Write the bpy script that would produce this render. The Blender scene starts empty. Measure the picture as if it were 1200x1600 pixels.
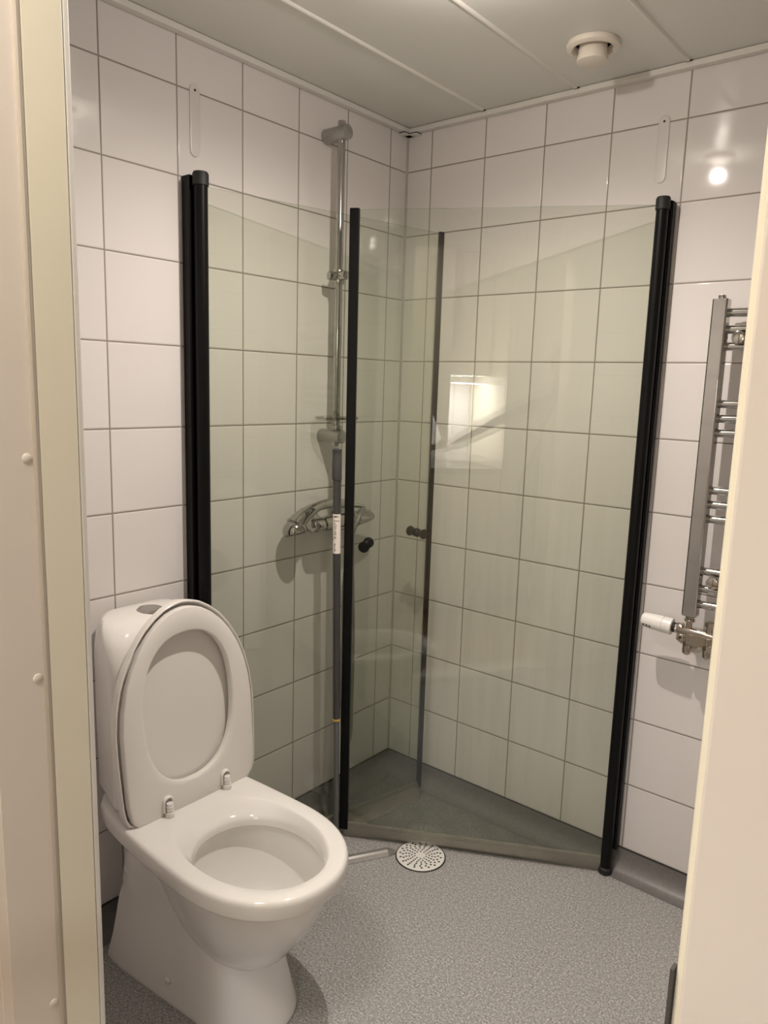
import bpy, bmesh, math, random
from mathutils import Vector, Matrix, Euler
random.seed(7)
PI = math.pi
C = bpy.context.scene.collection
sc = bpy.context.scene

# ------------------------------------------------------------------ camera
cam_d = bpy.data.cameras.new('camera')
cam = bpy.data.objects.new('camera', cam_d)
C.objects.link(cam)
cam_d.sensor_fit = 'HORIZONTAL'
cam_d.sensor_width = 36.0
cam_d.lens = 36.0 * 1171.12 / 1200.0
cam_d.clip_start = 0.02
rotm = Matrix.Rotation(0.68846, 4, 'Z') @ Matrix.Rotation(1.40327, 4, 'X') @ Matrix.Rotation(0.03027, 4, 'Z')
cam.matrix_world = Matrix.Translation((1.6203, -2.03455, 1.3996)) @ rotm
sc.camera = cam

# ------------------------------------------------------------------ world, exposure, lights
w = bpy.data.worlds.new('world'); sc.world = w; w.use_nodes = True
w.node_tree.nodes['Background'].inputs[0].default_value = (1.0, 0.92, 0.82, 1)
w.node_tree.nodes['Background'].inputs[1].default_value = 0.02
sc.view_settings.view_transform = 'Standard'
sc.view_settings.look = 'None'
sc.view_settings.gamma = 1.0
sc.view_settings.use_curve_mapping = False
sc.view_settings.exposure = 0.12

WARM = (1.0, 0.90, 0.81)
def lamp(name, kind, loc, energy, color=WARM, size=0.1, rot=(0, 0, 0), size_y=None):
    d = bpy.data.lights.new(name, kind)
    d.energy = energy; d.color = color
    if kind == 'AREA':
        d.shape = 'RECTANGLE' if size_y else 'DISK'
        d.size = size
        if size_y: d.size_y = size_y
    else:
        d.shadow_soft_size = size
    o = bpy.data.objects.new(name, d); C.objects.link(o)
    o.location = loc; o.rotation_euler = rot
    return o
LAMP_P = (0.735, -0.79, 2.2)
sp = lamp('bathroom_ceiling_light', 'SPOT', (LAMP_P[0], LAMP_P[1], 2.150), 50, WARM, 0.012).data
sp.spot_size = math.radians(168); sp.spot_blend = 1.0
lamp('bathroom_ceiling_bulb', 'POINT', (LAMP_P[0], LAMP_P[1], 2.150), 3.6, WARM, 0.012)
lamp('hallway_ceiling_light', 'AREA', (.98, -2.1, 2.375), 17, (1.0, 0.92, 0.82), 0.40)
lamp('kitchen_cabinet_light', 'AREA', (1.565, -3.04, 1.475), 17, (0.93, 0.95, 1.0), .35, (0, 0, 0), 0.03)

# ------------------------------------------------------------------ materials
def nt(name):
    m = bpy.data.materials.new(name); m.use_nodes = True
    n = m.node_tree; b = n.nodes['Principled BSDF']
    return m, n, b
def L(n, a, b): n.links.new(a, b)
def mth(n, op, a, b=None, c=None):
    m = n.nodes.new('ShaderNodeMath'); m.operation = op
    for i, v in enumerate((a, b, c)):
        if v is None: continue
        if isinstance(v, (int, float)): m.inputs[i].default_value = v
        else: L(n, v, m.inputs[i])
    return m.outputs[0]
def mixc(n, f, a, b):
    m = n.nodes.new('ShaderNodeMix'); m.data_type = 'RGBA'
    if isinstance(f, (int, float)): m.inputs[0].default_value = f
    else: L(n, f, m.inputs[0])
    for k, v in ((6, a), (7, b)):
        if isinstance(v, tuple): m.inputs[k].default_value = (*v, 1)
        else: L(n, v, m.inputs[k])
    return m.outputs[2]
def noise(n, scale, detail=2, rough=.5, vec=None):
    t = n.nodes.new('ShaderNodeTexNoise'); t.inputs['Scale'].default_value = scale
    t.inputs['Detail'].default_value = detail; t.inputs['Roughness'].default_value = rough
    if vec is not None: L(n, vec, t.inputs['Vector'])
    return t
def pos(n):
    return n.nodes.new('ShaderNodeNewGeometry').outputs['Position']
def plain(name, col, rough=.4, metal=0.0, var=0.03, vscale=8, bump=0.0, bscale=60, coat=0.0):
    m, n, b = nt(name)
    p = pos(n)
    t = noise(n, vscale, 3, .55, p)
    dark = tuple(max(0, c * (1 - var)) for c in col); lite = tuple(min(1, c * (1 + var)) for c in col)
    L(n, mixc(n, t.outputs[0], dark, lite), b.inputs['Base Color'])
    b.inputs['Roughness'].default_value = rough; b.inputs['Metallic'].default_value = metal
    b.inputs['Coat Weight'].default_value = coat
    if bump:
        t2 = noise(n, bscale, 3, .6, p)
        bp = n.nodes.new('ShaderNodeBump'); bp.inputs['Strength'].default_value = bump; bp.inputs['Distance'].default_value = .002
        L(n, t2.outputs[0], bp.inputs['Height']); L(n, bp.outputs[0], b.inputs['Normal'])
    return m

TW = 0.2; TH = 0.20148; A0 = 0.09862; B0 = 0.08593; ZT = 2.085
def tile_mat(name, axis, off, streak=False):
    m, n, b = nt(name)
    p = pos(n)
    s = n.nodes.new('ShaderNodeSeparateXYZ'); L(n, p, s.inputs[0])
    u = mth(n, 'DIVIDE', mth(n, 'SUBTRACT', s.outputs[axis], off), TW)
    v = mth(n, 'DIVIDE', mth(n, 'SUBTRACT', s.outputs[2], ZT - 10 * TH), TH)
    du = mth(n, 'ABSOLUTE', mth(n, 'SUBTRACT', mth(n, 'FRACT', u), .5))
    dv = mth(n, 'ABSOLUTE', mth(n, 'SUBTRACT', mth(n, 'FRACT', v), .5))
    mx = mth(n, 'MAXIMUM', du, dv)
    gw = 0.5 - 0.0017 / TW
    grout = mth(n, 'GREATER_THAN', mx, gw)
    # rounded glazed edge
    mr = n.nodes.new('ShaderNodeMapRange'); mr.interpolation_type = 'SMOOTHSTEP'
    mr.inputs[1].default_value = 0.5 - 0.0042 / TW; mr.inputs[2].default_value = 0.5 - 0.0012 / TW
    mr.inputs[3].default_value = 1; mr.inputs[4].default_value = 0
    L(n, mx, mr.inputs[0])
    # per tile variation
    cmb = n.nodes.new('ShaderNodeCombineXYZ')
    L(n, mth(n, 'FLOOR', u), cmb.inputs[0]); L(n, mth(n, 'FLOOR', v), cmb.inputs[1])
    cmb.inputs[2].default_value = axis * 3.7
    wn = n.nodes.new('ShaderNodeTexWhiteNoise'); wn.noise_dimensions = '3D'; L(n, cmb.outputs[0], wn.inputs[0])
    base = mixc(n, wn.outputs[0], (0.735, 0.700, 0.685), (0.765, 0.730, 0.712))
    if streak:
        # dried lime scale running down the shower wall
        sv = n.nodes.new('ShaderNodeVectorMath'); sv.operation = 'MULTIPLY'; L(n, p, sv.inputs[0]); sv.inputs[1].default_value = (26, 26, 2.0)
        ns = noise(n, 1.0, 3, .6, sv.outputs[0])
        r1 = n.nodes.new('ShaderNodeMapRange'); r1.inputs[1].default_value = .42; r1.inputs[2].default_value = .72; L(n, ns.outputs[0], r1.inputs[0])
        r2 = n.nodes.new('ShaderNodeMapRange'); r2.inputs[1].default_value = 1.25; r2.inputs[2].default_value = .75; L(n, s.outputs[2], r2.inputs[0])
        r3 = n.nodes.new('ShaderNodeMapRange'); r3.inputs[1].default_value = .84; r3.inputs[2].default_value = .80; L(n, s.outputs[0], r3.inputs[0])
        k = mth(n, 'MULTIPLY', mth(n, 'MULTIPLY', r1.outputs[0], r2.outputs[0]), r3.outputs[0])
        base = mixc(n, mth(n, 'MULTIPLY', k, .5), base, (0.62, 0.60, 0.55))
    col = mixc(n, grout, base, (0.27, 0.235, 0.20))
    L(n, col, b.inputs['Base Color'])
    L(n, mth(n, 'ADD', mth(n, 'MULTIPLY', grout, .6), .055), b.inputs['Roughness'])
    wob = noise(n, 7, 1, .5, p)
    bp0 = n.nodes.new('ShaderNodeBump'); bp0.inputs['Strength'].default_value = .16; bp0.inputs['Distance'].default_value = .003
    L(n, wob.outputs[0], bp0.inputs['Height'])
    # tiny tilt per tile
    sub = n.nodes.new('ShaderNodeVectorMath'); sub.operation = 'SUBTRACT'; L(n, wn.outputs[1], sub.inputs[0]); sub.inputs[1].default_value = (.5, .5, .5)
    scl = n.nodes.new('ShaderNodeVectorMath'); scl.operation = 'SCALE'; L(n, sub.outputs[0], scl.inputs[0]); scl.inputs['Scale'].default_value = .006
    add = n.nodes.new('ShaderNodeVectorMath'); add.operation = 'ADD'; L(n, bp0.outputs[0], add.inputs[0]); L(n, scl.outputs[0], add.inputs[1])
    nrm = n.nodes.new('ShaderNodeVectorMath'); nrm.operation = 'NORMALIZE'; L(n, add.outputs[0], nrm.inputs[0])
    bp = n.nodes.new('ShaderNodeBump'); bp.inputs['Strength'].default_value = .6; bp.inputs['Distance'].default_value = .0015
    L(n, mr.outputs[0], bp.inputs['Height']); L(n, nrm.outputs[0], bp.inputs['Normal'])
    L(n, bp.outputs[0], b.inputs['Normal'])
    return m

def vinyl_mat():
    m, n, b = nt('grey speckled vinyl')
    p = pos(n)
    n1 = noise(n, 210, 3, .7, p); n2 = noise(n, 110, 3, .7, p); n3 = noise(n, 3, 3, .5, p)
    r = n.nodes.new('ShaderNodeValToRGB'); r.color_ramp.interpolation = 'LINEAR'
    e = r.color_ramp.elements; e[0].position = .39; e[0].color = (.12, .112, .107, 1); e[1].position = .62; e[1].color = (.80, .79, .77, 1)
    x = e.new(.48); x.color = (.34, .33, .325, 1); x = e.new(.55); x.color = (.39, .38, .37, 1)
    L(n, n1.outputs[0], r.inputs[0])
    r2 = n.nodes.new('ShaderNodeValToRGB'); e = r2.color_ramp.elements
    e[0].position = .4; e[0].color = (.34, .325, .325, 1); e[1].position = .62; e[1].color = (.55, .54, .52, 1)
    L(n, n2.outputs[0], r2.inputs[0])
    c = mixc(n, .38, r.outputs[0], r2.outputs[0])
    c = mixc(n, mth(n, 'MULTIPLY', n3.outputs[0], .18), c, (.2, .2, .2))
    # floor inside the shower is mixed patchily darker and less rough, with a noisy edge
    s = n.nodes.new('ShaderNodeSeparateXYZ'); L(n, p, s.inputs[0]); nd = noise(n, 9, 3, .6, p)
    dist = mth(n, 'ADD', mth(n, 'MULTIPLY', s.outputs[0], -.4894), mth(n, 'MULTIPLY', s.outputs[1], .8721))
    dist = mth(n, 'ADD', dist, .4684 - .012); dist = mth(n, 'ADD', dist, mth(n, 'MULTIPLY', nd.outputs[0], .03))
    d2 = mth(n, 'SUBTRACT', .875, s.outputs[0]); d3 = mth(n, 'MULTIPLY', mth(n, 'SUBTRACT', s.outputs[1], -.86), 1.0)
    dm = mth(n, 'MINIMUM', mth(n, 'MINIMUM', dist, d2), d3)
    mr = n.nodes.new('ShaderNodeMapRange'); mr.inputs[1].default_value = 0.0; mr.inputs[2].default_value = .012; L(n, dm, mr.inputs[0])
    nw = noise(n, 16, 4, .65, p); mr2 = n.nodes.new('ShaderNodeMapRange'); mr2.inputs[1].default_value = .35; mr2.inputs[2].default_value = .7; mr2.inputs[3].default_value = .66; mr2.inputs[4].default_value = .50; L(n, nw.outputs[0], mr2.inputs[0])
    shower_dark = mth(n, 'MULTIPLY', mr.outputs[0], mr2.outputs[0])
    c = mixc(n, shower_dark, c, (.07, .072, .062))
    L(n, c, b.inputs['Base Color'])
    L(n, mth(n, 'SUBTRACT', .42, mth(n, 'MULTIPLY', mr.outputs[0], .12)), b.inputs['Roughness'])
    bp = n.nodes.new('ShaderNodeBump'); bp.inputs['Strength'].default_value = .15; bp.inputs['Distance'].default_value = .001
    L(n, n2.outputs[0], bp.inputs['Height']); L(n, bp.outputs[0], b.inputs['Normal'])
    return m

def thin_glass(name, tint, ior=1.5, refl=1.0):
    m = bpy.data.materials.new(name); m.use_nodes = True; n = m.node_tree; n.nodes.clear()
    out = n.nodes.new('ShaderNodeOutputMaterial'); tr = n.nodes.new('ShaderNodeBsdfTransparent'); gl = n.nodes.new('ShaderNodeBsdfGlossy')
    fr = n.nodes.new('ShaderNodeFresnel')
    bk = n.nodes.new('ShaderNodeNewGeometry').outputs['Backfacing']      # same reflectance from both sides of a pane
    L(n, mth(n, 'ADD', mth(n, 'MULTIPLY', bk, 1 / ior - ior), ior), fr.inputs[0])
    tr.inputs[0].default_value = (*tint, 1); gl.inputs['Roughness'].default_value = .0; gl.inputs['Color'].default_value = (refl, refl, refl, 1)
    t = noise(n, 5, 1, .5, pos(n)); bp = n.nodes.new('ShaderNodeBump'); bp.inputs['Strength'].default_value = .02; bp.inputs['Distance'].default_value = .002
    L(n, t.outputs[0], bp.inputs['Height']); L(n, bp.outputs[0], gl.inputs['Normal'])
    mx = n.nodes.new('ShaderNodeMixShader'); L(n, fr.outputs[0], mx.inputs[0]); L(n, tr.outputs[0], mx.inputs[1]); L(n, gl.outputs[0], mx.inputs[2])
    L(n, mx.outputs[0], out.inputs[0])
    return m

M_TR = tile_mat('white glazed tile right', 0, A0, True)
M_TL = tile_mat('white glazed tile left', 1, -B0)
M_TF = tile_mat('white glazed tile front', 0, .05)
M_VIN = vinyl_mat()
M_SKIRT = plain('grey vinyl skirting', (.17, .162, .155), .38, var=.22, vscale=90)
M_CEIL = plain('ceiling panel white', (.70, .70, .655), .34, var=.015)
M_TRIM = plain('white plastic trim', (.74, .72, .68), .4)
M_DARKGAP = plain('dark gap', (.03, .028, .025), .8)
M_PORC = plain('white porcelain', (.83, .805, .775), .07, var=.006, vscale=3, coat=.3)
M_SEAT = plain('white seat plastic', (.82, .79, .75), .24, var=.006)
M_BLACK = plain('satin black aluminium', (.004, .004, .004), .38, var=.1)
M_BLACK.node_tree.nodes['Principled BSDF'].inputs['Specular IOR Level'].default_value = .18
M_RUBBER = plain('black rubber', (.012, .012, .012), .6)
M_CHROME = plain('polished chrome', (.50, .49, .47), .07, 1.0, var=.02)
M_NICKEL = plain('nickel brass', (.52, .47, .41), .16, 1.0, var=.05)
M_SATIN = plain('satin grey chrome', (.42, .41, .39), .3, .8, var=.03)
M_ALU = plain('brushed aluminium', (.74, .73, .72), .24, .9, var=.05)
M_POLE = plain('dark grey tube', (.085, .082, .082), .28, .5, var=.05)
M_POLE2 = plain('mid grey tube', (.16, .16, .165), .3, .4, var=.05)
M_GRIP = plain('grey rubber grip', (.062, .060, .060), .6, bump=.1)
M_WHITE = plain('white plastic', (.83, .81, .78), .3, var=.01)
M_VENT = plain('cream vent plastic', (.76, .70, .61), .45, var=.01)
M_LABEL = plain('label paper', (.85, .78, .70), .5, var=.01)
M_INK = plain('ink', (.02, .018, .015), .6)
M_YELLOW = plain('yellow plastic', (.62, .42, .08), .4)
M_GLASS = thin_glass('clear shower glass', (.935, .948, .915))
M_GEDGE = thin_glass('green glass edge', (.60, .68, .60))
M_CLEAR = thin_glass('clear plastic', (.86, .87, .84), 1.45)
M_SEAL = plain('milky seal plastic', (.36, .335, .28), .25, var=.25, vscale=30)
M_SEAL.node_tree.nodes['Principled BSDF'].inputs['Alpha'].default_value = .5
M_CREAM = plain('cream painted wood', (.82, .77, .63), .45, var=.015, bump=.08, bscale=20)
M_PAINT = plain('off white painted wall', (.76, .69, .62), .55, var=.015, bump=.1, bscale=40)
M_HALLFLOOR = plain('oak laminate', (.36, .25, .16), .4, var=.2, vscale=5)
M_CAB = plain('cream cabinet front', (.80, .74, .60), .35, var=.01)
M_TOP = plain('dark worktop', (.10, .09, .08), .4, var=.2, vscale=40)
M_HOSE = plain('grey hose', (.33, .32, .29), .35, .6, bump=.5, bscale=400)

# ------------------------------------------------------------------ helpers
def root_loc(o):
    while o.parent: o = o.parent
    return Vector(o.location)
def obj(name, bm, mats, parent=None, bevel=0.0, seg=2, sub=0, sharp=35):
    """link bm (given in world coordinates) as one mesh object"""
    off = root_loc(parent) if parent else Vector((0, 0, 0))
    bmesh.ops.remove_doubles(bm, verts=bm.verts, dist=1e-6)
    bmesh.ops.recalc_face_normals(bm, faces=bm.faces)
    for e in bm.edges:
        if len(e.link_faces) == 2:
            e.smooth = e.calc_face_angle(0) < math.radians(sharp)
    for f in bm.faces: f.smooth = True
    if off.length: bmesh.ops.translate(bm, verts=bm.verts, vec=-off)
    me = bpy.data.meshes.new(name); bm.to_mesh(me); bm.free()
    for m in (mats if isinstance(mats, (list, tuple)) else [mats]): me.materials.append(m)
    o = bpy.data.objects.new(name, me); C.objects.link(o)
    if parent: o.parent = parent
    if bevel:
        b = o.modifiers.new('bevel', 'BEVEL'); b.width = bevel; b.segments = seg; b.limit_method = 'ANGLE'; b.angle_limit = math.radians(35)
        b.harden_normals = True
    if sub:
        s = o.modifiers.new('sub', 'SUBSURF'); s.levels = sub; s.render_levels = sub
    return o
def thing(name, label, cat, loc, group=None):
    o = bpy.data.objects.new(name, None); C.objects.link(o); o.location = loc
    o.empty_display_size = .05
    o['label'] = label; o['category'] = cat
    if group: o['group'] = group
    return o
def tag(o, label, cat, group=None):
    o['label'] = label; o['category'] = cat
    if group: o['group'] = group
    return o
def struct(o): o['kind'] = 'structure'; return o
def B(): return bmesh.new()
def box(bm, a, b, mi=0, M=None):
    vs = [bm.verts.new((x, y, z)) for x in (a[0], b[0]) for y in (a[1], b[1]) for z in (a[2], b[2])]
    if M is not None:
        for v in vs: v.co = M @ v.co
    fs = []
    for q in ((0, 1, 3, 2), (4, 6, 7, 5), (0, 4, 5, 1), (2, 3, 7, 6), (0, 2, 6, 4), (1, 5, 7, 3)):
        f = bm.faces.new([vs[i] for i in q]); f.material_index = mi; fs.append(f)
    return fs
def loft(bm, rings, cap0=True, cap1=True, mi=0, closed=True):
    vr = [[bm.verts.new(p) for p in r] for r in rings]
    for a, b in zip(vr, vr[1:]):
        k = len(a)
        for i in range(k if closed else k - 1):
            j = (i + 1) % k
            f = bm.faces.new((a[i], a[j], b[j], b[i])); f.material_index = mi
    if cap0: bm.faces.new(vr[0][::-1]).material_index = mi
    if cap1: bm.faces.new(vr[-1]).material_index = mi
    return vr
def frame(d):
    d = Vector(d).normalized()
    up = Vector((0, 0, 1)) if abs(d.z) < .95 else Vector((1, 0, 0))
    u = d.cross(up).normalized(); v = u.cross(d).normalized()
    return u, v
def ring(c, d, r, k=24, r2=None, ph=0.0):
    u, v = frame(d); r2 = r2 or r; c = Vector(c)
    return [c + u * (r * math.cos(2 * PI * i / k + ph)) + v * (r2 * math.sin(2 * PI * i / k + ph)) for i in range(k)]
def lathe(bm, c, d, prof, k=32, mi=0, caps=True):
    """prof: list of (distance along d, radius)"""
    c = Vector(c); dn = Vector(d).normalized()
    loft(bm, [ring(c + dn * t, dn, max(r, 1e-4), k) for t, r in prof], caps, caps, mi)
def cyl(bm, a, b, r, k=24, ch=0.0, mi=0):
    a = Vector(a); b = Vector(b); l = (b - a).length
    if ch: lathe(bm, a, b - a, [(0, r - ch), (ch * .3, r - ch * .3), (ch, r), (l - ch, r), (l - ch * .3, r - ch * .3), (l, r - ch)], k, mi)
    else: lathe(bm, a, b - a, [(0, r), (l, r)], k, mi)
def spline(pts, n=10):
    P = [Vector(p) for p in pts]; P = [P[0]] + P + [P[-1]]; out = []
    for i in range(1, len(P) - 2):
        for j in range(n):
            t = j / n
            out.append(.5 * ((2 * P[i]) + (-P[i - 1] + P[i + 1]) * t + (2 * P[i - 1] - 5 * P[i] + 4 * P[i + 1] - P[i + 2]) * t * t + (-P[i - 1] + 3 * P[i] - 3 * P[i + 1] + P[i + 2]) * t ** 3))
    out.append(P[-2]); return out
def tube(bm, pts, rad, k=12, caps=True, mi=0):
    """sweep with parallel frames; rad = number or function(t)->(r1,r2)"""
    P = [Vector(p) for p in pts]; n = len(P); u = None; rings = []
    for i, p in enumerate(P):
        d = (P[min(i + 1, n - 1)] - P[max(i - 1, 0)]).normalized()
        if u is None: u, v = frame(d)
        else:
            u = (u - d * u.dot(d)).normalized(); v = u.cross(d).normalized()
        r = rad(i / (n - 1)) if callable(rad) else rad
        ra, rb = r if isinstance(r, tuple) else (r, r)
        rings.append([p + u * ra * math.cos(2 * PI * j / k) + v * rb * math.sin(2 * PI * j / k) for j in range(k)])
    loft(bm, rings, caps, caps, mi)
def prism(bm, poly, z0, z1, M=None, mi=0):
    a = [Vector((x, y, z0)) for x, y in poly]; b = [Vector((x, y, z1)) for x, y in poly]
    if M is not None: a = [M @ v for v in a]; b = [M @ v for v in b]
    loft(bm, [a, b], True, True, mi)

# ------------------------------------------------------------------ the room
XR = 2.42; YF = -1.55; YH = -1.65; ZC = 2.212; HX0, HX1, HY = -0.6, 3.4, -3.3; DX0, DX1, DZ = .719, 1.506, 2.03
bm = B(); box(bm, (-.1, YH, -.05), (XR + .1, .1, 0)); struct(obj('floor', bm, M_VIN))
bm = B(); box(bm, (HX0, HY, -.05), (HX1, YH, -.004)); struct(obj('floor', bm, M_HALLFLOOR))
bm = B(); box(bm, (-.1, YH, 0), (0, .1, 2.4)); struct(obj('wall_left', bm, M_TL))
bm = B(); box(bm, (0, 0, 0), (XR + .1, .1, 2.4)); struct(obj('wall_right', bm, M_TR))
bm = B(); box(bm, (XR, YH, 0), (XR + .1, 0, 2.4)); struct(obj('wall_far_right', bm, M_TL))
bm = B()
def wall_piece(a, b):
    box(bm, (a[0], YF - .012, a[1]), (b[0], YF, b[1]), 0)
    box(bm, (a[0], YH, a[1]), (b[0], YF - .012, b[1]), 1)
wall_piece((0, 0), (DX0 - .035, 2.4)); wall_piece((DX1 + .035, 0), (XR, 2.4)); wall_piece((DX0 - .035, DZ + .035), (DX1 + .035, 2.4))
struct(obj('wall_front', bm, [M_TF, M_PAINT]))
# the hallway and kitchen the glass mirrors
bm = B(); box(bm, (HX0 - .1, HY, 0), (HX0, YH, 2.4)); struct(obj('wall_hallway_left', bm, M_PAINT))
bm = B(); box(bm, (HX1, HY, 0), (HX1 + .1, YH, 2.4)); struct(obj('wall_hallway_right', bm, M_PAINT))
bm = B(); box(bm, (HX0 - .1, HY - .1, 0), (HX1 + .1, HY, 2.4)); struct(obj('wall_hallway_back', bm, M_PAINT))
bm = B(); box(bm, (HX0 - .1, HY - .1, 2.4), (HX1 + .1, YH, 2.45)); struct(obj('ceiling', bm, M_PAINT))
bm = B(); box(bm, (XR + .1, YH, 0), (HX1, YH + .1, 2.4)); box(bm, (HX0, YH, 0), (-.1, YH + .1, 2.4)); struct(obj('wall_hallway_front', bm, M_PAINT))

# ceiling of long white panels, 0.3 m wide, with a raised rounded joint strip every panel
bm = B(); box(bm, (-.05, YF - .05, ZC), (XR + .05, .05, ZC + .04))
struct(obj('ceiling', bm, M_CEIL))
for k in range(1, 8):
    x = .002 + .298 * k
    bm = B()
    prof = [(-.007, 0), (-.005, -.003), (-.002, -.005), (.002, -.005), (.005, -.003), (.007, 0)]
    loft(bm, [[(x + a, yy, ZC + b) for a, b in prof] for yy in (YF + .002, -.03)], True, True)
    struct(obj('trim_%d' % k, bm, M_TRIM))
    bm = B(); prism(bm, [(x - .008, -.022), (x + .010, -.022), (x + .001, -.034)], ZC - .0035, ZC - .0002)
    struct(obj('trim_%d' % (20 + k), bm, M_DARKGAP))
# edge trims along the walls
bm = B(); box(bm, (0, -.024, ZC - .016), (XR, 0, ZC - .0005)); struct(obj('trim_8', bm, M_TRIM, bevel=.003))
bm = B(); box(bm, (0, YF, ZC - .016), (.024, -.024, ZC - .0005)); struct(obj('trim_9', bm, M_TRIM, bevel=.003))
bm = B(); box(bm, (.024, YF, ZC - .016), (XR, YF + .024, ZC - .0005)); struct(obj('trim_10', bm, M_TRIM, bevel=.003))
bm = B()
box(bm, (.002, -.050, ZC - .0225), (.027, -.005, ZC - .0195), 0); box(bm, (.006, -.027, ZC - .0225), (.055, -.002, ZC - .0195), 0)
box(bm, (.0025, -.0495, ZC - .0195), (.0265, -.027, ZC - .0165), 1); box(bm, (.027, -.0265, ZC - .0195), (.0545, -.0025, ZC - .0165), 1)
struct(obj('trim_11', bm, [M_TRIM, M_DARKGAP]))
# corner silicone joint
bm = B(); prism(bm, [(0, 0), (.006, 0), (0, -.006)], .07, ZC - .02); struct(obj('trim_12', bm, plain('grey silicone', (.42, .38, .33), .5)))

# coved vinyl upstand
def cove(bm, f, s0, s1):
    """f(dist_from_wall, s, z)->xyz"""
    prof = [(.0, .0705), (.0035, .0705), (.004, .06)]
    R = .052
    for i in range(9):
        a = i / 8 * PI / 2
        prof.append((.004 + R * (1 - math.cos(a)), .001 + R * (1 - math.sin(a))))
    prof.append((.0, .0))
    loft(bm, [[f(d, s, z) for d, z in prof] for s in (s0, s1)], True, True)
bm = B(); cove(bm, lambda d, s, z: (s, -d, z), 0.0, XR); struct(obj('baseboard_right', bm, M_SKIRT))
bm = B(); cove(bm, lambda d, s, z: (d, s, z), YF, 0.0); struct(obj('baseboard_left', bm, M_SKIRT))
# thin dark joint line under the lowest tile row
bm = B(); box(bm, (0, -.0045, .0700), (XR, 0, .0725)); struct(obj('trim_13', bm, M_DARKGAP))
bm = B(); box(bm, (0, YF, .0700), (.0045, 0, .0725)); struct(obj('trim_14', bm, M_DARKGAP))

# door frame round the opening the picture is taken through
door = bpy.data.objects.new('door_1', None); C.objects.link(door); door.location = (DX0, YF, 0); struct(door)
def frame_side(sx, x):
    """sx=+1: left jamb (opening lies on +x side)"""
    b = B()
    xs = sorted((x - sx * .035, x)); box(b, (xs[0], -1.60, 0), (xs[1], YF, DZ + .03))
    obj('stop', b, M_CREAM, door, bevel=.0025)
    if sx > 0:
        b = B(); box(b, (x - .035, -1.668, 0), (x - .005, -1.60, DZ + .03)); obj('jamb', b, M_PAINT, door, bevel=.001)
        b = B(); box(b, (x - .115, -1.6685, 0), (x - .0345, YH, DZ + .1)); obj('architrave', b, M_PAINT, door, bevel=.003)
    else:
        b = B(); prism(b, [(x + .021, -1.6005), (x + .021, -1.668), (x + .115, -1.668), (x + .115, YH), (x + .0345, YH), (x + .0345, -1.6005)], 0, DZ + .03)
        obj('architrave', b, M_PAINT, door, bevel=.002)
    b = B(); xs = sorted((x - sx * .06, x - sx * .001)); box(b, (xs[0], YF, 0), (xs[1], YF + .009, DZ + .06))
    obj('casing', b, M_TRIM, door, bevel=.003)
b = B(); tube(b, [(DX0 - .003, -1.603, .01), (DX0 - .003, -1.603, DZ)], .0042, 10); obj('door_seal', b, plain('grey rubber seal', (.42, .37, .31), .7), door)
frame_side(1, DX0); frame_side(-1, DX1)
b = B(); box(b, (DX0 - .035, -1.60, DZ), (DX1 + .035, YF, DZ + .035)); box(b, (DX0 - .035, -1.668, DZ + .016), (DX1 + .035, -1.6, DZ + .035))
box(b, (DX0 - .115, -1.664, DZ + .034), (DX1 + .115, YH, DZ + .1)); obj('head_lining', b, M_CREAM, door, bevel=.0025)
b = B(); box(b, (DX0, -1.66, 0), (DX1, YF, .018)); obj('threshold', b, M_CREAM, door, bevel=.004)
b = B(); box(b, (DX1 - .0026, -1.603, .93), (DX1 - .0005, -1.596, 1.052)); obj('strike_plate', b, M_GRIP, door)
for z in (.55, 1.02, 1.30):
    b = B(); lathe(b, (DX0 - .0052, -1.614, z), (1, 0, 0), [(0, .006), (.001, .006), (.002, .004)], 16); obj('screw_cap', b, M_PAINT, door)

# ------------------------------------------------------------------ toilet
TY = -1.049
toilet = thing('toilet', 'white porcelain toilet with its seat and lid raised, standing on the grey floor', 'toilet', (.3, TY, 0))
def interp(tab, x):
    if x <= tab[0][0]: return tab[0][1]
    for (a, fa), (b, fb) in zip(tab, tab[1:]):
        if x <= b:
            t = (x - a) / (b - a); t = t * t * (3 - 2 * t) if False else t
            return fa + (fb - fa) * t
    return tab[-1][1]
def outline(x0, x1, hb, hw, xm, n=72, p=2.15, rb=.03, pb=7):
    """plan outline: blunt back at x0 (half width hb), widest hw at xm, rounded nose at x1"""
    pts = []
    for i in range(n):
        a = 2 * PI * i / n
        c, s = math.cos(a), math.sin(a)
        if c >= 0:
            r = 1.0 / ((abs(c) / (x1 - xm)) ** p + (abs(s) / hw) ** p) ** (1 / p)
        else:
            # blunt trapezoid back, superelliptic corners
            r = 1.0 / ((abs(c) / (xm - x0)) ** pb + (abs(s) / hw) ** pb) ** (1 / pb)
        x, y = r * c, r * s
        if c < 0:
            t = min(1, -x / (xm - x0)); k = (hb + (hw - hb) * (1 - t ** 1.6)) / hw
            y *= k
        pts.append((xm + x, y))
    return pts
def ringz(o, z, cx=0.0): return [(x + cx, TY + y, z) for x, y in o]
def scaled(o, d):
    """inset an outline by d metres toward its centre"""
    cx = sum(p[0] for p in o) / len(o); r = []
    for x, y in o:
        l = math.hypot(x - cx, y); k = max(0, (l - d) / l); r.append((cx + (x - cx) * k, y * k))
    return r
ZR = .412
top = outline(.045, .689, .150, .181, .45, p=2.2)
hole = outline(.335, .636, .114, .128, .48, p=2.05, pb=2.3)
mouth = outline(.262, .653, .128, .139, .46, p=2.1, pb=2.4)
bm = B()
R = []
under = outline(.075, .682, .146, .176, .45, p=2.2)
und2 = outline(.13, .655, .138, .158, .45, p=2.2)
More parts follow.
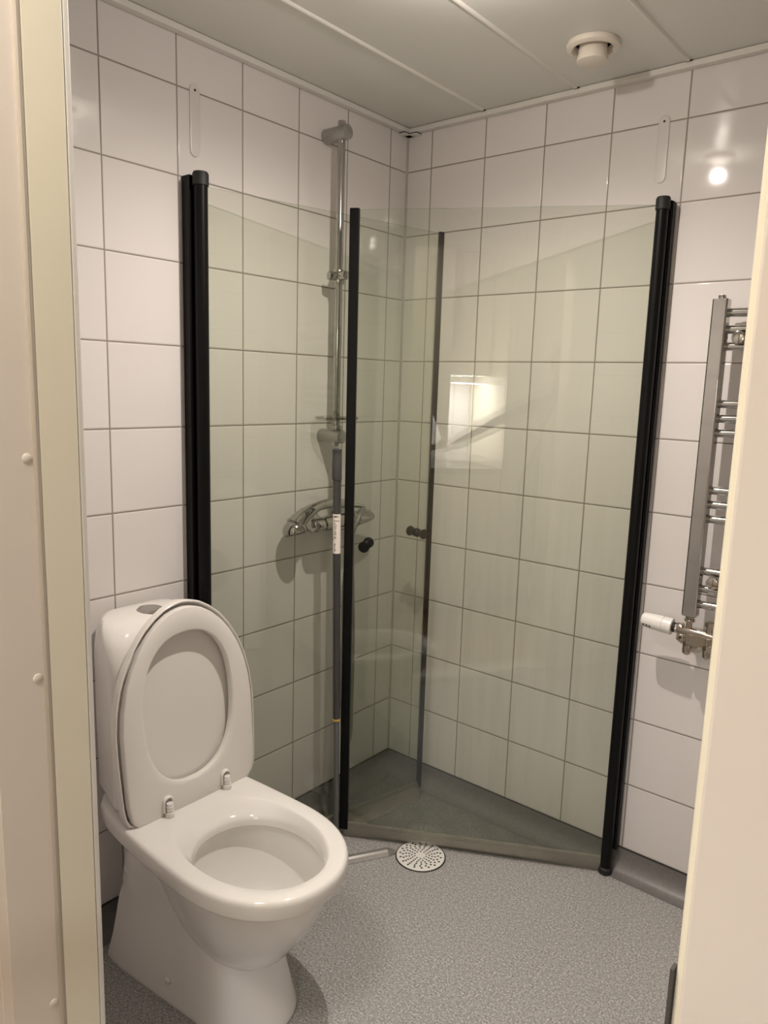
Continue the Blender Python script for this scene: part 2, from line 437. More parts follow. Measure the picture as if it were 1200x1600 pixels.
R.append(ringz(und2, .360)); R.append(ringz(scaled(under, .004), .3645)); R.append(ringz(under, .367)); R.append(ringz(scaled(top, .0015), .371))
R.append(ringz(scaled(top, .0), .375)); R.append(ringz(scaled(top, -.001), .398))
R.append(ringz(scaled(top, .0), .404)); R.append(ringz(scaled(top, .0025), .4085)); R.append(ringz(scaled(top, .006), ZR - .0008)); R.append(ringz(scaled(top, .010), ZR - .0001)); R.append(ringz(scaled(top, .02), ZR))
def lerp_o(a, b, t): return [(p[0] + (q[0] - p[0]) * t, p[1] + (q[1] - p[1]) * t) for p, q in zip(a, b)]
t2 = scaled(top, .02)
R.append(ringz(lerp_o(t2, mouth, .9), ZR)); R.append(ringz(mouth, ZR - .0015))
for t, z in ((.15, .4085), (.35, .404), (.6, .397), (.82, .3895), (.95, .384), (1.0, .378)): R.append(ringz(lerp_o(mouth, hole, t), z))
R.append(ringz(scaled(hole, .001), .366)); R.append(ringz(scaled(hole, -.006), .361))
R.append(ringz(scaled(hole, -.012), .35)); R.append(ringz(scaled(hole, -.010), .32))
for d, z in ((.006, .28), (.025, .24), (.05, .215), (.075, .205)): R.append(ringz(scaled(hole, d), z))
loft(bm, R, False, True)
# hull of the bowl
Hn = []
for z, x1, hw, x0 in ((.364, .672, .169, .165), (.352, .667, .165, .17), (.33, .658, .157, .18), (.30, .645, .147, .2), (.26, .624, .134, .22), (.22, .598, .121, .24), (.19, .576, .108, .26), (.165, .556, .096, .28), (.148, .536, .083, .30), (.134, .508, .062, .33), (.127, .48, .03, .36)):
    Hn.append(ringz(outline(x0, x1, hw * .8, hw, x0 + (x1 - x0) * .5, p=2.1, pb=3), z))
loft(bm, Hn[::-1], True, False)
# pedestal
Pn = []
for z, x0, x1, hb, hw in ((0, .075, .564, .146, .117), (.006, .073, .566, .147, .119), (.03, .078, .557, .1455, .114), (.08, .092, .536, .143, .107), (.13, .107, .519, .140, .104), (.18, .123, .505, .138, .106), (.24, .140, .495, .139, .115), (.30, .156, .49, .143, .128), (.362, .172, .48, .147, .138)):
    o = []
    n = 72
    for i in range(n):
        a = 2 * PI * i / n; c, s = math.cos(a), math.sin(a); xm = .40
        if c >= 0:
            p_ = 2.1; r = 1 / ((abs(c) / (x1 - xm)) ** p_ + (abs(s) / hw) ** p_) ** (1 / p_); x, y = r * c, r * s
        else:
            p_ = 14; r = 1 / ((abs(c) / (xm - x0)) ** p_ + (abs(s) / hw) ** p_) ** (1 / p_); x, y = r * c, r * s
            t = -x / (xm - x0); y *= 1 + (hb / hw - 1) * t
        o.append((xm + x, y))
    Pn.append(ringz(o, z))
def resamp_rings(Rg, m):
    out = []
    for a, b_ in zip(Rg, Rg[1:]):
        for i in range(m):
            t = i / m; out.append([tuple(p[k] + (q[k] - p[k]) * t for k in range(3)) for p, q in zip(a, b_)])
    return out + [Rg[-1]]
HT_ = [(.364, .672, .169, .165), (.352, .667, .165, .17), (.33, .658, .157, .18), (.30, .645, .147, .2), (.26, .624, .134, .22), (.22, .598, .119, .24), (.19, .574, .104, .26), (.17, .552, .090, .28), (.158, .53, .074, .3)][::-1]
def in_hull(p):
    x, y, z = p; y -= TY
    if z < .165 or x < .36: return False
    x1 = interp([(h[0], h[1]) for h in HT_], z); hw_ = interp([(h[0], h[2]) for h in HT_], z); x0 = interp([(h[0], h[3]) for h in HT_], z)
    xm = (x0 + x1) / 2; a_ = abs(x - xm) / ((x1 - x0) / 2); e_ = 2.1 if x > xm else 3
    return a_ < 1 and a_ ** e_ + (abs(y) / (hw_ - .003)) ** e_ < 1
n0 = len(bm.faces)
loft(bm, resamp_rings(Pn, 4), True, False)
bm.faces.ensure_lookup_table()
bmesh.ops.delete(bm, geom=[f for f in bm.faces[n0:] if all(in_hull(v.co) for v in f.verts)], context='FACES')
obj('bowl', bm, M_PORC, toilet, sharp=50)
# water
bm = B(); loft(bm, [ringz(scaled(hole, .055), .219), ringz(scaled(hole, .055), .2195)]); obj('water', bm, thin_glass('toilet water', (.9, .92, .9), 1.33), toilet)
# tank
bm = B(); R = []
def tank_ring(z, x0, x1, hb, hf, r=.028, n=8):
    """rounded trapezoid, back half width hb, front hf"""
    pts = []
    cs = [(x1, hf), (x0, hb), (x0, -hb), (x1, -hf)]
    for q, (cx, cy) in enumerate(cs):
        sx = -1 if cx == x1 else 1; sy = -1 if cy > 0 else 1
        ox, oy = cx + sx * r, cy + sy * r
        a0 = [0, PI / 2, PI, 3 * PI / 2][q]
        for i in range(n + 1):
            a = a0 + PI / 2 * i / n
            pts.append((ox + r * math.cos(a), TY + oy + r * math.sin(a), z))
    return pts
for z, x0, x1, hb, hf, r in ((.408, .03, .168, .105, .132, .03), (.414, .022, .176, .113, .141, .03), (.43, .018, .181, .117, .146, .03), (.60, .016, .184, .118, .148, .03), (.74, .015, .184, .118, .150, .032),
        (.775, .015, .181, .118, .151, .034), (.805, .015, .174, .116, .148, .040), (.825, .015, .164, .112, .142, .044), (.838, .016, .150, .107, .133, .047), (.846, .018, .134, .101, .123, .047), (.850, .022, .112, .094, .109, .044), (.852, .030, .09, .083, .094, .03)):
    R.append(tank_ring(z, x0, x1, hb, hf, r))
loft(bm, R); obj('tank', bm, M_PORC, toilet, sharp=60)
bm = B(); lathe(bm, (.09, TY + .002, .8475), (.06, 0, 1), [(0, .032), (.004, .032), (.0062, .030), (.0066, .0255), (.0055, .025), (.0075, .0235), (.008, .02), (.008, 0)], 36)
fb = obj('flush_button', bm, M_CHROME, toilet); fb['label'] = 'chrome flush button'
# bolt caps
for sy in (-1, 1):
    bm = B(); lathe(bm, (.315, TY + sy * .119, .055), (0, sy, 0), [(0, .009), (.004, .009), (.006, .006), (.0065, 0)], 20); obj('bolt_cap', bm, M_WHITE, toilet)
# seat and lid, raised
HXs, HZs = .246, .408
lean = math.atan(.085)
SM = Matrix.Translation((HXs, TY + .016, HZs)) @ Matrix.Rotation(-lean, 4, 'Y')
HT = .480
def seat_outline(d=0.0, n=40):
    tab = [(0, .158), (.006, .167), (.02, .176), (.05, .181), (.10, .183), (.16, .1845), (.22, .1845), (.27, .179), (.32, .167), (.36, .151), (.40, .127), (.43, .103), (.455, .073), (.47, .047), (.478, .022), (.480, 0)]
    right = [(w_, v_) for v_, w_ in tab]
    pts = [(w_, v_) for w_, v_ in right] + [(-w_, v_) for w_, v_ in right[::-1][1:]]
    out = []
    for w_, v_ in pts:
        l = math.hypot(w_, v_ - .22); k = (l + d) / l; out.append((w_ * k, .22 + (v_ - .22) * k if v_ > .01 else v_))
    return out
def resample(pts, n):
    P = [Vector((a, b)) for a, b in pts]; P.append(P[0]); ln = [0]
    for a, b in zip(P, P[1:]): ln.append(ln[-1] + (b - a).length)
    out = []; j = 0
    for i in range(n):
        s = ln[-1] * i / n
        while ln[j + 1] < s: j += 1
        t = (s - ln[j]) / max(1e-9, ln[j + 1] - ln[j]); p = P[j].lerp(P[j + 1], t); out.append((p.x, p.y))
    return out
def polar(pts, c, n=96):
    """star-shaped resample of closed outline by angle round c"""
    out = []
    Q = [(a - c[0], b - c[1]) for a, b in pts]
    for i in range(n):
        a = 2 * PI * i / n; dx, dy = math.cos(a), math.sin(a); best = 0
        for (x0, y0), (x1, y1) in zip(Q, Q[1:] + Q[:1]):
            ex, ey = x1 - x0, y1 - y0; den = dx * ey - dy * ex
            if abs(den) < 1e-12: continue
            t = (x0 * ey - y0 * ex) / den; s = (x0 * dy - y0 * dx) / den
            if t > 0 and -1e-6 <= s <= 1 + 1e-6: best = max(best, t)
        out.append((c[0] + dx * best, c[1] + dy * best))
    return out
SC = (0, .235)
so = polar(seat_outline(-.0055), SC)
def sup(cx, cy, a, b, p, n=96):
    o = []
    for i in range(n):
        t = 2 * PI * i / n; c, s = math.cos(t), math.sin(t)
        # p varies: fuller at the lower end
        r = 1 / ((abs(c) / a) ** p + (abs(s) / b) ** p) ** (1 / p); o.append((cx + r * c, cy + r * s))
    return o
sh = sup(-.003, .240, .1225, .176, 2.35); sh = polar(sh, SC)
def toM(o, h): return [SM @ Vector((h, a, b)) for a, b in o]
def mixo(a, b, t): return [(p[0] + (q[0] - p[0]) * t, p[1] + (q[1] - p[1]) * t) for p, q in zip(a, b)]
bm = B(); R = []
for t, h in ((.0, -.012), (.0, -.002), (.01, .0015), (.03, .003), (.08, .0042), (.5, .006), (.85, .0055), (.94, .0045), (.985, .002), (1.0, -.002), (1.0, -.010), (.98, -.014), (.5, -.0125), (.04, -.013), (0, -.012)):
    R.append(toM(mixo(so, sh, t), h))
loft(bm, R[:-1], False, False)
a = R[0]
bm.verts.ensure_lookup_table()
n_ = 96; last = len(R) - 2
for i in range(n_):
    j = (i + 1) % n_
    bm.faces.new((bm.verts[last * n_ + i], bm.verts[last * n_ + j], bm.verts[j], bm.verts[i]))
obj('seat', bm, M_SEAT, toilet, sharp=30)
lo = polar(seat_outline(.0080), SC)
bm = B(); R = []
for t, h in ((1, -.034), (.35, -.0335), (.06, -.030), (.01, -.027), (.0, -.024), (0, -.0085), (.004, -.0065), (.010, -.0055), (.018, -.0060), (.024, -.0085), (.030, -.018), (.05, -.0225), (.5, -.024), (1, -.024)):
    c0 = [SC] * 96
    R.append(toM(mixo(lo, c0, t * .97), h))
loft(bm, R, True, True)
obj('lid', bm, M_SEAT, toilet, sharp=30)
for sy in (-.082, .082):
    y = TY + .014 + sy
    hb = B()
    cyl(hb, (.2585, y, ZR - .001), (.2585, y, ZR + .012), .0105, 24, .0015)
    cyl(hb, (.2585, y, ZR + .011), (.2585, y, ZR + .034), .0078, 24, .0015)
    for dz in (.016, .023): cyl(hb, (.2585, y, ZR + dz), (.2585, y, ZR + dz + .003), .0088, 24, .0006)
    h = obj('hinge', hb, M_WHITE, toilet)
    kb = B()
    # upright loop-shaped bracket the pin clips into
    pts = [(.250, y - .011, ZR + .012)] + [(.250, y + .011 * math.cos(a_), ZR + .034 + .011 * math.sin(a_)) for a_ in [PI - PI * i / 10 for i in range(11)]] + [(.250, y + .011, ZR + .012)]
    tube(kb, pts, lambda t: (.0028, .007), 10); obj('hinge_bracket', kb, M_WHITE, h)

# ------------------------------------------------------------------ shower enclosure
def panel(bm, P, Q, z0, z1, th, mi_face=0, mi_edge=1, tp=None, tq=None):
    """vertical glass sheet from plan point P to Q; tp,tq = plan points at the top"""
    P, Q = Vector((*P, 0)), Vector((*Q, 0)); tp = Vector((*tp, 0)) if tp else P; tq = Vector((*tq, 0)) if tq else Q
    n = (Q - P).cross(Vector((0, 0, 1))).normalized() * th / 2
    vs = []
    for p, z in ((P, z0), (Q, z0), (tq, z1), (tp, z1)):
        vs.append((bm.verts.new(p + n + Vector((0, 0, z))), bm.verts.new(p - n + Vector((0, 0, z)))))
    bm.faces.new([v[0] for v in vs]).material_index = mi_face
    bm.faces.new([v[1] for v in vs][::-1]).material_index = mi_face
    for i in range(4):
        j = (i + 1) % 4; bm.faces.new((vs[i][0], vs[i][1], vs[j][1], vs[j][0])).material_index = mi_edge
def along(P, Q, t): return (P[0] + (Q[0] - P[0]) * t, P[1] + (Q[1] - P[1]) * t)
def strip(bm, P, Q, s0, s1, z0, z1, th, lean_=(0, 0)):
    """box strip along direction PQ between distances s0,s1 from P"""
    d = Vector((Q[0] - P[0], Q[1] - P[1], 0)).normalized(); n = d.cross(Vector((0, 0, 1))).normalized() * th / 2
    bot = [Vector((*P, z0)) + d * s + n * k for s, k in ((s0, 1), (s1, 1), (s1, -1), (s0, -1))]
    topv = [v + Vector((lean_[0], lean_[1], z1 - z0)) for v in bot]
    loft(bm, [bot, topv], True, True)

def shower_door(name, label, hinge, free, free_top, z_bot, z_top, wall_axis, post_r, knob_s, sw, sl_):
    root = thing(name, label, 'shower door', (hinge[0], hinge[1], 0), 'folding glass doors of the corner shower')
    d = Vector((free[0] - hinge[0], free[1] - hinge[1], 0)); ln = d.length; d.normalize(); n = d.cross(Vector((0, 0, 1))).normalized()
    # wall channel
    b = B()
    if wall_axis == 'x': box(b, (.0005, hinge[1] - .022, .073), (.032, hinge[1] + .012, 1.885))
    else: box(b, (hinge[0] - .008, -.034, .073), (hinge[0] + .018, -.0005, 1.885))
    obj('wall_channel', b, M_BLACK, root, bevel=.003)
    b = B()
    if wall_axis == 'x': box(b, (.028, hinge[1] - .025, .073), (.033, hinge[1] - .016, 1.883))
    else: box(b, (hinge[0] + .016, -.030, .073), (hinge[0] + .0205, -.016, 1.883))
    obj('cover_strip', b, M_BLACK, root, bevel=.001)
    # post with caps
    b = B(); lathe(b, (hinge[0], hinge[1], .022), (0, 0, 1), [(0, post_r), (1.845, post_r)], 28); obj('hinge_post', b, M_BLACK, root)
    b = B(); lathe(b, (hinge[0], hinge[1], 1.860), (0, 0, 1), [(0, post_r + .0025), (.026, post_r + .0025), (.031, post_r), (.032, post_r - .006)], 28); obj('top_cap', b, M_RUBBER, root)
    b = B(); lathe(b, (hinge[0], hinge[1], .001), (0, 0, 1), [(0, post_r), (.002, post_r + .004), (.016, post_r + .004), (.0205, post_r)], 28); obj('foot_cap', b, M_RUBBER, root)
    ft = Vector((*free_top, 0)); fl = Vector((*free, 0)); hl = Vector((*hinge, 0))
    b = B(); s = hl + d * (post_r * .8)
    panel(b, (s.x, s.y), free, z_bot, z_top, .006, tq=free_top)
    obj('glass_panel', b, [M_GLASS, M_GEDGE], root)
    # black strip on the free edge
    b = B(); strip(b, hinge, free, ln - sl_, ln + sl_, z_bot - .012, z_top + .004, sw, (ft.x - fl.x, ft.y - fl.y))
    obj('edge_strip', b, M_BLACK, root, bevel=.002)
    # clear sweep along the foot, its lip sagging on the floor
    b = B(); N = 24; rings = []
    for i in range(N + 1):
        t = i / N; p = hl + d * (post_r + (ln - post_r) * t)
        sag = .010 * math.sin(t * PI) * (1 if knob_s > 0 else 1)
        q = [(.0045, z_bot + .012), (-.0045, z_bot + .012), (-.006, .018), (-.010 - sag, .003), (-.012 - sag * 1.5, .0015), (-.002 - sag, .003), (.004, .018)]
        rings.append([p + n * (a_ * -1) + Vector((0, 0, z_)) for a_, z_ in q])
    loft(b, rings, True, True); sl = obj('bottom_seal', b, M_SEAL, root); sl['label'] = 'milky clear rubber sweep'
    # knob on both faces
    kp = hl + d * (ln - .052); k0 = Vector((kp.x, kp.y, .937))
    kp_lean = Vector((ft.x - fl.x, ft.y - fl.y, 0)) * .5
    k0 += kp_lean
    b = B()
    for sg in (1, -1):
        lathe(b, k0 + n * sg * .0032, n * sg, [(0, .014), (.003, .014), (.008, .0095), (.016, .010), (.026, .0155), (.031, .0165), (.034, .015), (.0345, 0)], 28)
    obj('door_knob', b, M_BLACK, root)
    return root
LH = (.048, -.856); LF = (.213, -.092); RH = (.872, -.048); RF = (.180, -.436)
shower_door('shower_door', 'left glass shower door hinged behind the toilet, folded inward along the left wall', LH, LF, (.217, -.094), .045, 1.860, 'x', .017, 1, .010, .009)
shower_door('shower_door', 'right glass shower door hinged beside the towel radiator, swung inward to meet the grey pole', RH, RF, (.163, -.428), .040, 1.872, 'y', .0155, -1, .014, .0135)

# ------------------------------------------------------------------ floor drain
b = B(); DC = Vector((.421, -.354, 0)); DR = .0725
drain = thing('floor_drain', 'round white perforated drain grate set in the grey shower floor', 'drain', DC)
b = B(); lathe(b, DC + Vector((0, 0, .0003)), (0, 0, 1), [(0, DR + .0035), (.0012, DR + .0035), (.0012, DR - .002)], 64); obj('gasket_ring', b, M_RUBBER, drain)
b = B(); lathe(b, DC + Vector((0, 0, .0008)), (0, 0, 1), [(0, DR), (.0022, DR), (.0032, DR - .001), (.0036, DR - .003), (.0034, .02), (.0034, 0.0)], 64, 0)
for rr, kk in ((.018, 10), (.0265, 14), (.035, 18), (.044, 18), (.053, 20), (.0615, 18)):
    for i in range(kk):
        a_ = 2 * PI * (i + (.5 if kk % 4 else 0)) / kk
        c_ = DC + Vector((rr * math.cos(a_), rr * math.sin(a_), .00465)); s_ = .0026 + .018 * rr
        e1 = Vector((math.cos(a_), math.sin(a_), 0)); e2 = Vector((-math.sin(a_), math.cos(a_), 0))
        q = [c_ + e1 * s_ * 1.15, c_ + (e1 + e2) * s_ * .6, c_ + e2 * s_ * .95, c_ + (e2 - e1) * s_ * .6, c_ - e1 * s_ * 1.15, c_ - (e1 + e2) * s_ * .6, c_ - e2 * s_ * .95, c_ + (e1 - e2) * s_ * .6]
        f = b.faces.new([b.verts.new(v) for v in q]); f.material_index = 1
obj('grate', b, [M_WHITE, M_DARKGAP], drain)

# aluminium threshold bar on the floor
b = B(); P0 = Vector((.105, -.815, 0)); P1 = Vector((.343, -.402, 0)); d_ = (P1 - P0).normalized(); n_v = d_.cross(Vector((0, 0, 1)))
prof = [(-.017, .0005), (-.017, .005), (-.0125, .0135), (-.006, .0175), (.005, .0175), (.011, .0135), (.017, .005), (.017, .0005)]
loft(b, [[P0 + d_ * s + n_v * (a_ * k) + Vector((0, 0, z_)) for a_, z_ in prof] for s, k in ((0, 1), ((P1 - P0).length - .012, 1))])
bar = thing('threshold_bar', 'aluminium threshold bar lying on the floor between toilet and drain', 'threshold', P0)
obj('bar', b, M_ALU, bar, sharp=20)
b = B(); e0 = P1 - d_ * .012
loft(b, [[e0 + n_v * a_ + Vector((0, 0, z_)) for a_, z_ in prof], [P1 + d_ * .012 + n_v * (a_ * .15 + .009) + Vector((0, 0, z_ * .8)) for a_, z_ in prof]])
obj('end_cap', b, M_SATIN, bar, sharp=20)

# ------------------------------------------------------------------ telescopic pole
pole = thing('telescopic_pole', 'dark grey telescopic pole with a white label, standing upright against the door edge', 'pole', (.178, -.452, 0))
PB = Vector((.174, -.463, .004)); PT = Vector((.159, -.477, 1.213)); PD = (PT - PB).normalized()
def pz(z): return PB + PD * ((z - PB.z) / PD.z)
b = B(); cyl(b, pz(.012), pz(.405), .0082, 24); o = obj('lower_tube', b, M_POLE2, pole)
b = B(); cyl(b, pz(.40), pz(1.13), .0112, 24); obj('upper_tube', b, M_POLE, pole)
b = B(); cyl(b, pz(.396), pz(.402), .0118, 24); obj('yellow_ring', b, M_YELLOW, pole)
b = B(); lathe(b, pz(1.128), PD, [(0, .0128), (.002, .0136), (.045, .0136), (.07, .0126), (.082, .0126), (.084, .0138), (.088, .0138), (.0885, .011), (.080, .0105)], 28); obj('grip', b, M_GRIP, pole)
b = B(); lathe(b, pz(.004), PD, [(0, .0095), (.012, .0098), (.016, .0085)], 24); tube(b, [pz(.008) + Vector((.0095 + .006 * math.cos(t_), -.004 + .006 * math.sin(t_), .002)) for t_ in [2 * PI * i / 16 for i in range(17)]], .0016, 8); obj('foot_hook', b, M_WHITE, pole)
# label wrapped on the half of the tube facing the doorway
tocam = Vector((1.62 - .165, -2.03 + .465, 0)).normalized(); side = Vector((-tocam.y, tocam.x, 0))
def on_tube(s, z, r=.01145):
    """s = arc position (m) to the viewer's right"""
    a_ = s / r
    return pz(z) + tocam * (r * math.cos(a_)) + side * (r * math.sin(a_))
LZ0, LZ1 = .914, 1.030
b = B(); NS = 14
vv = [[b.verts.new(on_tube((-.5 + i / NS) * .034, z)) for i in range(NS + 1)] for z in (LZ0, LZ1)]
for i in range(NS): b.faces.new((vv[0][i], vv[0][i + 1], vv[1][i + 1], vv[1][i]))
lab = obj('label', b, M_LABEL, pole)
def text_on_label(body, size, s0, z0, vertical=False, shear=0.0, bold=0.0):
    cu = bpy.data.curves.new('tmp', 'FONT'); cu.body = body; cu.size = size; cu.shear = shear; cu.offset = bold; cu.resolution_u = 2
    t = bpy.data.objects.new('tmp', cu); C.objects.link(t)
    bpy.context.view_layer.update()
    me = bpy.data.meshes.new_from_object(t.evaluated_get(bpy.context.evaluated_depsgraph_get()))
    bpy.data.objects.remove(t); bpy.data.curves.remove(cu)
    b2 = B(); b2.from_mesh(me); bpy.data.meshes.remove(me)
    bmesh.ops.triangulate(b2, faces=b2.faces)
    for v in b2.verts:
        x, y = v.co.x, v.co.y
        if vertical: s, z = s0 - y, z0 + x
        else: s, z = s0 + x, z0 + y
        v.co = on_tube(s, z, .01165)
    return b2
obj('printed_lettering', text_on_label('IMPO', .0062, -.0100, 1.0205, False, .3, .0003), M_INK, lab)
obj('printed_lettering', text_on_label('DIAMETER', .0040, -.0102, 1.0090, False, 0, .0001), M_INK, lab)
obj('printed_lettering', text_on_label('Teleskop', .0150, -.0020, .9475, True, .45), M_INK, lab)
b = B()
def patch(s0, s1, z0, z1):
    b.faces.new([b.verts.new(on_tube(s, z, .0117)) for s, z in ((s0, z0), (s1, z0), (s1, z1), (s0, z1))])
patch(-.0072, -.0056, .9255, .9395)
for zc, sg in ((.9405, 1), (.9245, -1)):
    b.faces.new([b.verts.new(on_tube(s, z, .0117)) for s, z in ((-.0095, zc), (-.0064, zc + sg * .0045), (-.0033, zc))])
    b.faces.new([b.verts.new(on_tube(s, z, .0117)) for s, z in ((-.0095, zc), (-.0064, zc - sg * .0035), (-.0033, zc))])
obj('double_arrow', b, M_INK, lab)

# ------------------------------------------------------------------ shower rail
RX, RY = .062, -.380
rail = thing('shower_rail', 'chrome vertical shower rail on the left tiled wall above the mixer', 'shower rail', (RX, RY, 1.25))
b = B(); cyl(b, (RX, RY, 1.215), (RX, RY, 2.130), .0115, 28, .001); obj('rail_tube', b, M_CHROME, rail)
for z in (2.098, 1.243):
    b = B(); cyl(b, (.0005, RY, z), (.088, RY, z), .0205, 32, .002); obj('wall_bracket', b, M_SATIN, rail)
b = B(); cyl(b, (RX, RY, 1.292), (RX, RY, 1.275), .0125, 24, .001); cyl(b, (RX, RY, 1.2755), (RX, RY, 1.262), .016, 24, .001)
obj('tray_collar', b, M_SATIN, rail)
b = B(); pl_ = outline(-.05, .055, .045, .07, 0, n=48, p=2.4)
loft(b, [[(x + RX, RY + y, z) for x, y in q] for q, z in ((scaled(pl_, .004), 1.292), (pl_, 1.294), (scaled(pl_, -.002), 1.302), (scaled(pl_, .0005), 1.3025), (scaled(pl_, .004), 1.2955))])
t_ = obj('soap_tray', b, M_CLEAR, rail); t_['label'] = 'clear plastic soap tray'
b = B(); cyl(b, (RX, RY, 1.685), (RX, RY, 1.728), .0165, 28, .003)
cyl(b, (RX, RY - .004, 1.707), (RX + .042, RY - .012, 1.707), .0125, 24, .002)
cyl(b, (RX, RY - .006, 1.707), (RX - .01, RY - .034, 1.707), .013, 24, .002); obj('slider', b, M_CHROME, rail)

# ------------------------------------------------------------------ thermostatic mixer
MZ = .980
mixer = thing('shower_mixer', 'chrome thermostatic shower mixer on the left wall below the rail', 'mixer tap', (.065, -.36, MZ))
b = B(); lathe(b, (.066, -.437, MZ), (0, 1, 0), [(0, .018), (.003, .023), (.02, .025), (.06, .0275), (.10, .028), (.13, .0265), (.142, .025)], 36)
obj('mixer_body', b, M_CHROME, mixer)
for y in (-.420, -.300):
    b = B(); lathe(b, (.0005, y, MZ), (1, 0, 0), [(0, .034), (.004, .034), (.012, .026), (.02, .017), (.05, .016)], 32); obj('wall_rosette', b, M_CHROME, mixer)
def handle(y0, sgn, ln_, name, r0_, r1_):
    b = B(); K = 36
    prof = [(0, .021), (.005, r0_), (ln_ * .5, (r0_ + r1_) / 2), (ln_ * .85, r1_), (ln_ * .96, r1_ * .85), (ln_, r1_ * .5)]
    rings = []
    for t, r in prof:
        rr = []
        for i in range(K):
            a_ = 2 * PI * i / K; q = r * (1 + .06 * math.cos(3 * a_)); rr.append((.066 + q * math.cos(a_), y0 + sgn * t, MZ + q * math.sin(a_)))
        rings.append(rr)
    loft(b, rings)
    # lever fin
    loft(b, [[(.066 + dx, y0 + sgn * t * ln_, MZ + dz) for t, dz in ((.2, .014), (.25, .030), (.8, .024), (.97, .012), (.95, .004))] for dx in (-.005, .005)])
    obj(name, b, M_CHROME, mixer, bevel=.0015)
handle(-.439, -1, .046, 'temperature_handle', .0245, .022); handle(-.294, 1, .088, 'flow_handle', .0265, .017)
b = B(); cyl(b, (.068, -.305, MZ - .02), (.068, -.305, MZ - .042), .010, 20, .001); obj('hose_outlet', b, M_CHROME, mixer)
# hand shower lying over the mixer
hs = thing('hand_shower', 'chrome hand shower lying on top of the mixer, head hanging to the left', 'shower head', (.09, -.5, MZ))
b = B()
hp = spline([(.070, -.315, MZ + .046), (.072, -.365, MZ + .058), (.070, -.42, MZ + .062), (.066, -.47, MZ + .054), (.062, -.515, MZ + .034), (.060, -.545, MZ + .010)], 8)
def hr(t):
    r = .0135 + .001 * math.sin(t * PI)
    if t > .55: r += (t - .55) / .45 * .013
    return (r * (1.15 if t > .5 else 1), r)
tube(b, hp, hr, 20); obj('handle', b, M_CHROME, hs)
b = B(); hd = Vector((.22, .10, -.95)).normalized(); hc = Vector((.056, -.548, MZ + .018))
lathe(b, hc, hd, [(-.008, .006), (-.004, .018), (.004, .028), (.014, .0345), (.024, .0365), (.030, .0355), (.032, .032)], 36); obj('spray_head', b, M_CHROME, hs)
b = B(); fc = hc + hd * .0325; lathe(b, fc - hd * .001, hd, [(0, .031), (.002, .0305), (.0022, 0)], 32)
u_, v_ = frame(hd)
for rr, kk in ((.009, 6), (.018, 12), (.027, 18)):
    for i in range(kk):
        a_ = 2 * PI * i / kk; c_ = fc + u_ * rr * math.cos(a_) + v_ * rr * math.sin(a_); lathe(b, c_, hd, [(0, .0014), (.0035, .0011)], 8)
obj('nozzle_plate', b, M_RUBBER, hs)
# hose
b = B(); tube(b, spline([(.068, -.305, MZ - .0425), (.068, -.300, .85), (.068, -.288, .6), (.070, -.290, .38), (.078, -.300, .27), (.085, -.320, .24), (.090, -.345, .27), (.092, -.358, .38), (.092, -.362, .6), (.094, -.362, .8), (.108, -.350, .93), (.112, -.325, MZ + .010), (.096, -.285, MZ + .040), (.071, -.309, MZ + .046)], 8), .0068, 12)
tag(obj('shower_hose', b, M_HOSE), 'grey ribbed shower hose hanging in a loop below the mixer', 'hose')

# ------------------------------------------------------------------ wall covers
def wall_plate(axis, c, z0, z1, label):
    b = B(); r = .0145; zs = []
    pts = [(r * math.cos(a_), z1 - r + r * math.sin(a_)) for a_ in [PI * i / 14 for i in range(15)]] + [(r * math.cos(a_), z0 + r + r * math.sin(a_)) for a_ in [PI + PI * i / 14 for i in range(15)]]
    def P(s, z, h): return (h, c + s, z) if axis == 'x' else (c + s, -h, z)
    def ins(d): return [(s * (r - d) / r, (z - (z1 + z0) / 2) * ((z1 - z0) / 2 - d) / ((z1 - z0) / 2) + (z1 + z0) / 2) for s, z in pts]
    loft(b, [[P(s, z, h) for s, z in ins(d)] for d, h in ((0, .0004), (0, .0022), (.0012, .0030), (.003, .0031))], True, True)
    root = thing('wall_plate', label, 'wall plate', P(0, z0, 0), 'white plastic strips over old screw holes')
    obj('plate', b, M_WHITE_T, root)
    b = B(); lathe(b, P(0, z1 - r, .0030), (1, 0, 0) if axis == 'x' else (0, -1, 0), [(0, .0030), (.0006, .0030), (.0007, 0)], 14); obj('screw_hole', b, M_DARKGAP, root)
M_WHITE_T = plain('wall plate plastic', (.68, .645, .625), .3, var=.01)
wall_plate('x', -.836, 1.937, 2.103, 'slim white plate with a screw hole on the left wall above the black channel')
wall_plate('y', .840, 1.938, 2.102, 'slim white plate with a screw hole on the right wall above the black channel')

# ------------------------------------------------------------------ ceiling vent
vent = thing('ceiling_vent', 'round cream disc valve vent in the white panelled ceiling', 'vent', (.747, -.246, ZC))
b = B(); lathe(b, (.747, -.246, ZC - .0003), (0, 0, -1), [(0, .061), (.004, .0625), (.011, .061), (.0155, .055), (.016, .050), (.012, .046), (-.0, .042)], 56); obj('outer_ring', b, M_VENT, vent)
b = B(); lathe(b, (.747, -.246, ZC - .001), (0, 0, -1), [(0, .032), (.022, .0335), (.036, .0365), (.040, .036), (.042, .033), (.043, 0)], 48); obj('valve_disc', b, M_VENT, vent)

# ceiling lamp of the bathroom (just out of frame above)
lampo = thing('ceiling_lamp', 'small round ceiling spotlight with a bare glowing bulb, above the room', 'lamp', (LAMP_P[0], LAMP_P[1], ZC))
b = B(); lathe(b, (LAMP_P[0], LAMP_P[1], ZC - .0003), (0, 0, -1), [(0, .045), (.010, .045), (.016, .038), (.022, .024), (.024, .022)], 32); obj('lamp_base', b, M_WHITE, lampo)

